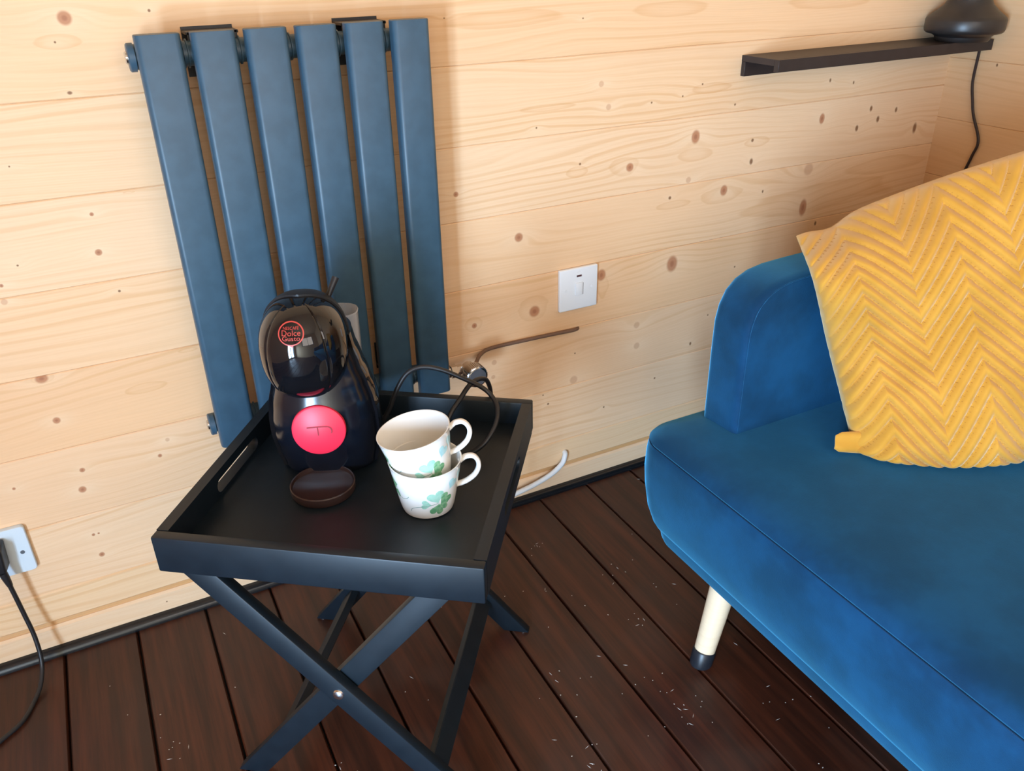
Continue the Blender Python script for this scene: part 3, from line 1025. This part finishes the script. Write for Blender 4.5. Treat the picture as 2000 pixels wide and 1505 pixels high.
# foot with the round drip tray
TX, TY, TR = -0.0035, -0.0730, 0.0435
G().box((-0.030, -0.060, 0.0), (0.030, -0.020, 0.0055), 0.002, 2).build('foot', MAT['matt_black'], cm)
G().lathe([(0.0, 0.0), (TR * 0.95, 0.0), (TR * 0.99, 0.003), (TR, 0.0125), (TR * 0.975, 0.0138), (TR * 0.945, 0.0132), (TR * 0.93, 0.0085), (TR * 0.90, 0.0078), (0.0, 0.0078)], 64,
          Matrix.Translation((TX, TY, 0.0))).build('drip_tray', MAT['drip'], cm)

# clear water tank behind
g = G()


def tank_ring(z, s):
    out = []
    for j in range(40):
        t = 2 * math.pi * j / 40
        c, sn = sgnpow(math.cos(t), 0.7), sgnpow(math.sin(t), 0.7)
        out.append((0.0005 + 0.0460 * s * c, 0.0990 + 0.0270 * s * sn, z))
    return out


g.loft([tank_ring(0.030, 0.94), tank_ring(0.034, 0.97), tank_ring(0.186, 1.0), tank_ring(0.189, 1.02), tank_ring(0.191, 1.0), tank_ring(0.186, 0.965), tank_ring(0.036, 0.93)], (True, True))
g.build('water_tank', MAT['tank'], cm, label='clear plastic water tank')
G().box((-0.045, 0.060, 0.0), (0.045, 0.126, 0.029), 0.006, 2).build('tank_base', MAT['matt_black'], cm)

CI = cm.matrix_basis.inverted()
cm_inv = (Matrix.Translation((0.2185, -0.2960, MZ)) @ Matrix.Rotation(R(-23), 4, 'Z')).inverted()
cord = [(0.262, -0.232, 0.422), (0.285, -0.246, 0.420), (0.301, -0.264, 0.432), (0.317, -0.270, 0.456), (0.331, -0.274, 0.489), (0.349, -0.275, 0.512), (0.371, -0.279, 0.518), (0.395, -0.290, 0.513), (0.419, -0.308, 0.502),
        (0.441, -0.331, 0.491), (0.452, -0.345, 0.478), (0.451, -0.363, 0.466), (0.439, -0.379, 0.452), (0.419, -0.389, 0.436), (0.400, -0.386, 0.4225), (0.385, -0.378, 0.4172), (0.372, -0.362, 0.4185),
        (0.375, -0.342, 0.436), (0.390, -0.331, 0.459), (0.410, -0.321, 0.473), (0.430, -0.310, 0.485), (0.447, -0.304, 0.489), (0.463, -0.298, 0.483), (0.4725, -0.291, 0.467), (0.4795, -0.281, 0.445), (0.487, -0.268, 0.40), (0.490, -0.262, 0.30), (0.480, -0.250, 0.10), (0.460, -0.22, 0.012), (0.43, -0.17, -0.0045), (0.38, -0.12, -0.0045)]
G().tube([cm_inv @ Vector(p) for p in cord], 0.0036, 10, 6).build('power_cord', MAT['plug'], cm)

# ---------------------------------------------------------------- the two cups
CUPH = 0.0720
CP = [(0.0305, 0.0000), (0.0332, 0.0012), (0.0346, 0.0050), (0.0362, 0.0120), (0.0392, 0.0280), (0.0426, 0.0480), (0.0459, 0.0660), (0.0470, 0.0720)]


def cup_r(z):
    for q in range(len(CP) - 1):
        if CP[q][1] <= z <= CP[q + 1][1]:
            t = (z - CP[q][1]) / (CP[q + 1][1] - CP[q][1])
            return CP[q][0] + t * (CP[q + 1][0] - CP[q][0])
    return CP[-1][0]


FACE = R(-108)


def heart(cx, cz, ang, size, n=28):
    pts = []
    for j in range(n):
        t = 2 * math.pi * j / n
        x = 16 * math.sin(t) ** 3 / 17
        y = (13 * math.cos(t) - 5 * math.cos(2 * t) - 2 * math.cos(3 * t) - math.cos(4 * t)) / 17
        x, y = x * size, y * size
        pts.append((cx + x * math.cos(ang) - y * math.sin(ang), cz + x * math.sin(ang) + y * math.cos(ang)))
    return pts


def on_cup(s, z, lift=0.00025):
    r = cup_r(z) + lift
    a = FACE + s / 0.040
    return (r * math.cos(a), r * math.sin(a), z)


def print_patch(g, pts):
    cx, cz = sum(p[0] for p in pts) / len(pts), sum(p[1] for p in pts) / len(pts)
    n = len(pts)
    vs = [on_cup(cx, cz)] + [on_cup((p[0] + cx) / 2, (p[1] + cz) / 2) for p in pts] + [on_cup(*p) for p in pts]
    fs = []
    for j in range(n):
        k = (j + 1) % n
        fs.append((0, 1 + j, 1 + k))
        fs.append((1 + j, 1 + n + j, 1 + n + k, 1 + k))
    g.add(vs, fs, True)


def make_cup(label, tilt, loc):
    t = thing('teacup', label, 'cup', loc, 0, 'pair of nested teacups on the tray')
    t.rotation_euler = tilt
    prof = [(0.0, 0.0012), (0.029, 0.0012), (0.030, 0.0)] + CP + [(0.0473, 0.0724), (0.0466, 0.0726), (0.0453, 0.0718), (0.0438, 0.0640), (0.0408, 0.0470), (0.0373, 0.0270), (0.0343, 0.0120), (0.0320, 0.0065), (0.026, 0.0042), (0.0, 0.0038)]
    G().lathe(prof, 72).build('bowl', MAT['china'], t)
    ha = R(-14)
    hx, hy = math.cos(ha), math.sin(ha)

    def hp(r, z):
        return (hx * r, hy * r, z)
    path = [hp(0.0440, 0.0605), hp(0.0480, 0.0635), hp(0.0540, 0.0665), hp(0.0630, 0.0650), hp(0.0685, 0.0570), hp(0.0690, 0.0470), hp(0.0640, 0.0370), hp(0.0550, 0.0300), hp(0.0460, 0.0265), hp(0.0375, 0.0250)]
    g = G()
    P = smooth_path([Vector(p) for p in path], 8)
    side = Vector((-hy, hx, 0))
    rings = []
    for i, p in enumerate(P):
        tg = (P[min(i + 1, len(P) - 1)] - P[max(i - 1, 0)]).normalized()
        up = tg.cross(side).normalized()
        rings.append([p + side * math.cos(2 * math.pi * j / 14) * 0.0048 + up * math.sin(2 * math.pi * j / 14) * 0.0032 for j in range(14)])
    g.loft(rings).build('handle', MAT['china'], t)
    for nm, L in (('leaf', [(0.0225, 0.0310, R(-48), 0.0105), (0.0215, 0.0215, R(-100), 0.0085), (0.0105, 0.0155, R(165), 0.0108), (-0.050, 0.050, R(100), 0.0090), (-0.047, 0.036, R(160), 0.0070)]),
                  ('leaf_pale', [(0.0090, 0.0375, R(15), 0.0118), (-0.0045, 0.0265, R(80), 0.0080), (-0.060, 0.040, R(40), 0.0085), (0.064, 0.044, R(-30), 0.0085)]),
                  ('leaf_blue', [(0.0330, 0.0500, R(-35), 0.0092), (0.0480, 0.0560, R(-20), 0.0092), (-0.074, 0.052, R(10), 0.008)])):
        for h in L:
            g = G()
            print_patch(g, heart(*h))
            g.build('painted_leaf', MAT[nm], t)

    def stroke(pts, wd):
        P = smooth_path([Vector((p[0], p[1], 0)) for p in pts], 6)
        Lp, Rp = [], []
        for i, p in enumerate(P):
            tg = (P[min(i + 1, len(P) - 1)] - P[max(i - 1, 0)]).normalized()
            nn = Vector((-tg.y, tg.x, 0)) * wd / 2
            Lp.append(on_cup(p.x + nn.x, p.y + nn.y, 0.0003))
            Rp.append(on_cup(p.x - nn.x, p.y - nn.y, 0.0003))
        m_ = len(P)
        g = G().add(Lp + Rp, [(i, i + 1, m_ + i + 1, m_ + i) for i in range(m_ - 1)])
        g.build('painted_stem', MAT['stem'], t)
    stroke([(0.012, 0.0265), (0.000, 0.0245), (-0.014, 0.0225), (-0.024, 0.0185), (-0.027, 0.0130)], 0.0009)
    stroke([(-0.046, 0.034), (-0.038, 0.0310), (-0.030, 0.0335), (-0.026, 0.0375)], 0.0008)
    stroke([(0.058, 0.050), (0.054, 0.043), (0.050, 0.036), (0.046, 0.030)], 0.0008)
    return t


make_cup('white leaf-printed teacup standing on the tray, lower of the nested pair', (0, 0, 0), (0.2995, -0.4600, MZ + 0.0002))
make_cup('white leaf-printed teacup stacked tilted inside the other one, uppermost of the pair', (R(-3), R(-8.5), 0), (0.3010, -0.4540, MZ + 0.0405))

# ---------------------------------------------------------------- sofa
SY0, SY1 = -0.362, -2.20
sf = thing('sofa', 'blue velvet sofa along the right-hand wall', 'sofa', (1.20, -1.25, FZ))
SO = Vector((1.20, -1.25, FZ))


def rrect(x0, x1, y0, y1, r, n=10, z=0.0):
    out = []
    for cx, cy, a0 in ((x1 - r, y1 - r, 0), (x0 + r, y1 - r, 90), (x0 + r, y0 + r, 180), (x1 - r, y0 + r, 270)):
        for q in range(n + 1):
            a = R(a0 + 90 * q / n)
            out.append(Vector((cx + r * math.cos(a), cy + r * math.sin(a), z)) - SO)
    return out


SXF, SXB = 0.700, 1.66


def srings(tab):
    rings = []
    for off, zz in tab:
        r = max(0.012, 0.050 - off * 0.3)
        rings.append(rrect(SXF + off, SXB - off * 0.3, SY1 + off, SY0 - off, r, 10, zz))
    return rings


seat_tab = [(0.060, 0.148), (0.040, 0.149), (0.031, 0.154), (0.027, 0.164), (0.0245, 0.178), (0.0225, 0.1845), (0.0185, 0.187), (0.014, 0.196), (0.006, 0.225), (0.001, 0.265), (-0.001, 0.300), (0.000, 0.330), (0.0015, 0.343),
            (0.0045, 0.3475), (0.0045, 0.3495), (0.0025, 0.3530), (0.008, 0.3605), (0.022, 0.3685), (0.050, 0.3745), (0.090, 0.3775), (0.16, 0.3790), (0.28, 0.3795), (0.40, 0.3797)]
G().loft(srings(seat_tab)).build('seat', MAT['velvet'], sf)
# thin dark seam cord
G().tube([p for p in rrect(SXF + 0.0036, SXB - 0.001, SY1 + 0.0036, SY0 - 0.0036, 0.048, 10, 0.3485)] , 0.0011, 6, 1).build('seam_piping', MAT['piping'], sf)

# arm at the far end (and its twin at the near end, out of frame)
PROF = [(0.806, 0.350), (0.806, 0.42), (0.806, 0.50), (0.807, 0.545), (0.812, 0.570), (0.823, 0.593), (0.840, 0.609), (0.862, 0.619), (0.890, 0.624), (0.930, 0.626), (1.00, 0.628), (1.15, 0.630), (1.40, 0.630), (1.55, 0.628), (1.55, 0.350)]


def arm(y0, y1):
    # y0: outer face, y1: inner face; softly rounded in y
    rings = []
    cxm, czm = 1.12, 0.47
    sg = 1 if y0 > y1 else -1
    r = 0.016
    steps = [(0.0, r)] + [(r * (1 - math.cos(R(a))), r * (1 - math.sin(R(a)))) for a in (15, 30, 45, 60, 75, 90)]
    ring_def = [(q[0], q[1]) for q in steps]
    seq = [(y0 - sg * d, ins) for d, ins in ring_def] + [(y1 + sg * d, ins * 0.5) for d, ins in ring_def[::-1]]
    n = len(PROF)
    for yy, ins in seq:
        ring = []
        for i, (x, zz) in enumerate(PROF):
            p, q = PROF[(i - 1) % n], PROF[(i + 1) % n]
            t = Vector((q[0] - p[0], q[1] - p[1])).normalized()
            nn = Vector((t.y, -t.x))
            if i in (0,):
                nn = Vector((1, 0))
            if i == n - 1:
                nn = Vector((-1, 0))
            bulge = 0.0
            ring.append(Vector((x + nn.x * ins, yy, zz + nn.y * ins)) - SO)
        rings.append(ring)
    return G().loft(rings).build('arm', MAT['velvet'], sf)


arm(-0.394, -0.477)
arm(-2.18, -2.097)
# seam between the arm's front strip and its inner face
pts = [Vector((x + (0.0055 if k < 5 else 0.003), -0.4755, zz - (0.0 if k < 5 else 0.0055))) - SO for k, (x, zz) in enumerate(PROF[:12])]
G().tube(pts, 0.0012, 6, 4).build('arm_seam', MAT['velvet'], sf)
# back rest leaning to the side wall
rings = []
for zz, xo, th in ((0.34, 1.42, 0.20), (0.40, 1.435, 0.195), (0.55, 1.465, 0.18), (0.64, 1.482, 0.165), (0.665, 1.492, 0.145), (0.678, 1.51, 0.10)):
    rings.append(rrect(xo, xo + th, -2.09, -0.485, 0.03, 6, zz))
G().loft(rings).build('backrest', MAT['velvet'], sf)
# splayed turned legs
for (fx, fy, tx, ty) in ((0.7275, -0.547, 0.779, -0.530), (0.7275, -2.02, 0.768, -2.035), (1.60, -0.547, 1.56, -0.532), (1.60, -2.02, 1.56, -2.035)):
    f, t_ = Vector((fx, fy, FZ)) - SO, Vector((tx, ty, 0.158)) - SO
    M = axis_matrix(f, t_ - f)
    L = (t_ - f).length
    lg = G().lathe([(0.0, 0.024), (0.0165, 0.024), (0.0172, 0.026), (0.0225, L), (0.0, L)], 32, M).build('leg', MAT['leg_wood'], sf)
    d = (t_ - f).normalized()
    prof = []
    g = G()
    rg = []
    for k, (s, rr) in enumerate(((0.0, 0.0180), (0.002, 0.0188), (0.024, 0.0192), (0.026, 0.0180))):
        c = f + d * s
        rg.append([Vector((c.x + rr * math.cos(2 * math.pi * j / 32), c.y + rr * math.sin(2 * math.pi * j / 32), c.z + (0.0 if k < 2 else (-(rr * math.cos(2 * math.pi * j / 32) * d.x + rr * math.sin(2 * math.pi * j / 32) * d.y))))) for j in range(32)])
    g.loft(rg).build('leg_tip', MAT['foot'], lg)

# ---------------------------------------------------------------- quilted cushion
TLc, BLc = Vector((0.952, -0.404, 0.652)), Vector((0.928, -0.600, 0.386))
WT, WB = Vector((0.66, -0.63, 0.405)).normalized(), Vector((0.90, -0.42, 0.05)).normalized()
TRc, BRc = TLc + WT * 0.49, BLc + WB * 0.49
nrm0 = (TRc - BLc).cross(TLc - BRc).normalized()
if nrm0.dot(Vector((0, -1.3, 1.06)) - TLc) < 0:
    nrm0 = -nrm0
CO = (TLc + BLc + TRc + BRc) / 4
cu = thing('cushion', 'mustard yellow quilted chevron velvet cushion leaning on the blue sofa arm', 'cushion', CO)


def bil(s, t):
    return (TLc * (1 - s) + TRc * s) * (1 - t) + (BLc * (1 - s) + BRc * s) * t


def infl(s, t):
    a, b = max(0.0, 1 - (2 * s - 1) ** 2), max(0.0, 1 - (2 * t - 1) ** 2)
    return (a ** 0.37) * (b ** 0.37)


NS, NT = 300, 230
SP = 0.0245


def quilt(s, t):
    x = s * 0.49
    y = t * 0.40
    per = 0.136
    ph = ((x - 0.057) / per) % 1.0
    tri = 1 - abs(2 * ph - 1)      # 0 at the peak, 1 at the trough ... half period
    tri = (1 - tri) if False else tri
    v = (y - 0.083 * tri - 0.004) / SP
    f = v % 1.0
    d = min(f, 1 - f)
    return abs(math.sin(math.pi * f)) ** 0.80, v


def surf(s, t, side):
    # edges pulled in between the corners
    es = 0.006 * math.sin(math.pi * t) ** 0.8 * (1 - 2 * s) * (abs(2 * s - 1) ** 3)
    et = (0.030 * math.exp(-((s - 0.10) / 0.055) ** 2) * max(0.0, 1 - t * 4)) - (0.050 if t < 0.5 else 0.0) * math.sin(math.pi * s) ** 0.75 * (1 - 2 * t) * (abs(2 * t - 1) ** 2)
    p = bil(s + es, t + et)
    p = p + Vector((-0.62, -0.58, 0.45)) * 0.085 * math.exp(-((t - 0.24) / 0.20) ** 2) * max(0.0, 1 - s * 1.6) ** 1.3
    h = infl(s, t)
    th = 0.078 if side > 0 else 0.055
    # slumps a little: fullest below the middle
    h *= 1.0 + 0.25 * (t - 0.5) * math.sin(math.pi * t)
    q, _ = quilt(s, t)
    if t > 0.5:
        p = p + Vector((-0.35, -0.85, -0.1)) * 0.046 * ((t - 0.5) * 2) ** 1.5 * max(0.0, math.sin(math.pi * min(s * 1.5, 1.0))) ** 0.6
    disp = th * h + (0.0085 * (q - 0.6) * min(1.0, h * 3.0 + 0.25))
    wr = 0.0
    # crumple at the lower left corner
    c = math.exp(-(((s - 0.06) / 0.10) ** 2 + ((t - 0.93) / 0.10) ** 2))
    wr += 0.007 * c * math.sin(26 * (s * 0.8 + t))
    out = p + nrm0 * side * (disp + wr)
    # belly resting on the seat
    if t > 0.72:
        k = (t - 0.72) / 0.28
        out.z -= 0.050 * (k ** 1.3) * h
    if side > 0 and out.z < 0.3815:
        out.z = 0.3815 + 0.15 * (out.z - 0.3815) * 0.0
    return out - CO


for side, nm in ((1, 'front_cover'), (-1, 'back_cover')):
    ns, nt = (NS, NT) if side > 0 else (70, 60)
    g = G()
    vs, fs = [], []
    for j in range(nt + 1):
        for i in range(ns + 1):
            u_, w_ = i / ns, j / nt
            u_ = 0.5 - 0.5 * math.cos(math.pi * u_) if side < 0 else (u_ * 0.85 + 0.15 * (0.5 - 0.5 * math.cos(math.pi * u_)))
            w_ = 0.5 - 0.5 * math.cos(math.pi * w_) if side < 0 else (w_ * 0.85 + 0.15 * (0.5 - 0.5 * math.cos(math.pi * w_)))
            vs.append(surf(u_, w_, side))
    for j in range(nt):
        for i in range(ns):
            a = j * (ns + 1) + i
            fs.append((a, a + 1, a + ns + 2, a + ns + 1))
    g.add(vs, fs, True)
    g.build(nm, MAT['cushion'], cu)

# stitches along the chevron seams, one joined part
g = G()
per = 0.136
rowmin, rowmax = -6, 20
for row in range(rowmin, rowmax):
    x = 0.012
    while x < 0.47:
        ph = ((x - 0.057) / per) % 1.0
        tri = 1 - abs(2 * ph - 1)
        y = row * SP + 0.083 * tri + 0.004
        x2 = x + 0.0026
        ph2 = ((x2 - 0.060) / per) % 1.0
        y2 = row * SP + 0.083 * (1 - abs(2 * ph2 - 1)) + 0.004
        if 0.012 < y < 0.388 and 0.012 < y2 < 0.388:
            p, q = surf(x / 0.49, y / 0.40, 1), surf(x2 / 0.49, y2 / 0.40, 1)
            tdir = (q - p).normalized()
            sd = tdir.cross(nrm0).normalized() * 0.00042
            up = nrm0 * 0.00035
            g.add([p - sd, p + sd, q + sd, q - sd, p + up, q + up], [(0, 1, 4), (1, 2, 5, 4), (2, 3, 5), (3, 0, 4, 5)])
        x += 0.0046
st = g.build('stitching', MAT['stitch'], cu)
st['kind'] = 'stuff'

# folded dog-ear at the lower left corner
g = G()
base = BLc - CO
n = 20
rings = []
maj, mnr = Vector((0.25, 0.15, 0.95)).normalized(), Vector((-0.5, -0.80, 0.25)).normalized()
for k in range(8):
    f = k / 7
    c = base + Vector((0.020, -0.018, 0.012)).lerp(Vector((-0.030, 0.010, 0.013)), f)
    rx, rz = 0.0200 - 0.0060 * f, 0.0075 - 0.0035 * f
    if k == 7:
        rx, rz = rx * 0.7, rz * 0.5
    rings.append([c + maj * (rx * math.cos(2 * math.pi * j / n)) + mnr * (rz * math.sin(2 * math.pi * j / n) * (1 + 0.35 * math.cos(4 * math.pi * j / n)) + 0.0035 * math.sin(3.0 * f + 2 * math.cos(2 * math.pi * j / n)) - ((0.0065 - 0.0055 * f) * math.exp(-(math.cos(2 * math.pi * j / n) * 2.6 - 0.5 * f) ** 2) if math.sin(2 * math.pi * j / n) > 0 else 0.0)) for j in range(n)])
for r_ in rings:
    for p in r_:
        p.z = max(p.z, 0.3815 - CO.z)
g.loft(rings).build('corner_fold', MAT['cushion'], cu)

# ---------------------------------------------------------------- lint and crumbs on the floor
g = G()
random.seed(11)
spots = [(0.62, -0.55), (0.70, -0.40), (0.58, -0.30), (0.47, -0.62), (0.00, -0.42), (-0.08, -0.30), (0.12, -0.46), (0.66, -0.62), (0.50, -0.48), (0.78, -0.68), (0.62, -0.16), (0.72, -0.30)]
for i in range(150):
    if i % 3:
        c = random.choice(spots)
        x, y = c[0] + random.gauss(0, 0.022), c[1] + random.gauss(0, 0.022)
    else:
        x, y = random.uniform(-0.25, 0.95), random.uniform(-0.85, -0.05)
    a = random.uniform(0, math.pi)
    L, w = random.choice([(0.0012, 0.0009), (0.0016, 0.0011), (0.0045, 0.0005), (0.0010, 0.0010)])
    c, s = math.cos(a), math.sin(a)
    h = 0.0005
    vs = [(x + c * L * p - s * w * q, y + s * L * p + c * w * q, FZ + 0.0001) for p, q in ((-1, 0), (0, -1), (1, 0), (0, 1))] + [(x, y, FZ + h)]
    g.add(vs, [(0, 1, 4), (1, 2, 4), (2, 3, 4), (3, 0, 4), (3, 2, 1, 0)])
o = g.build('lint', MAT['dust'], None)
tag(o, 'specks of pale lint and crumbs scattered over the dark floor', 'lint')
o['kind'] = 'stuff'
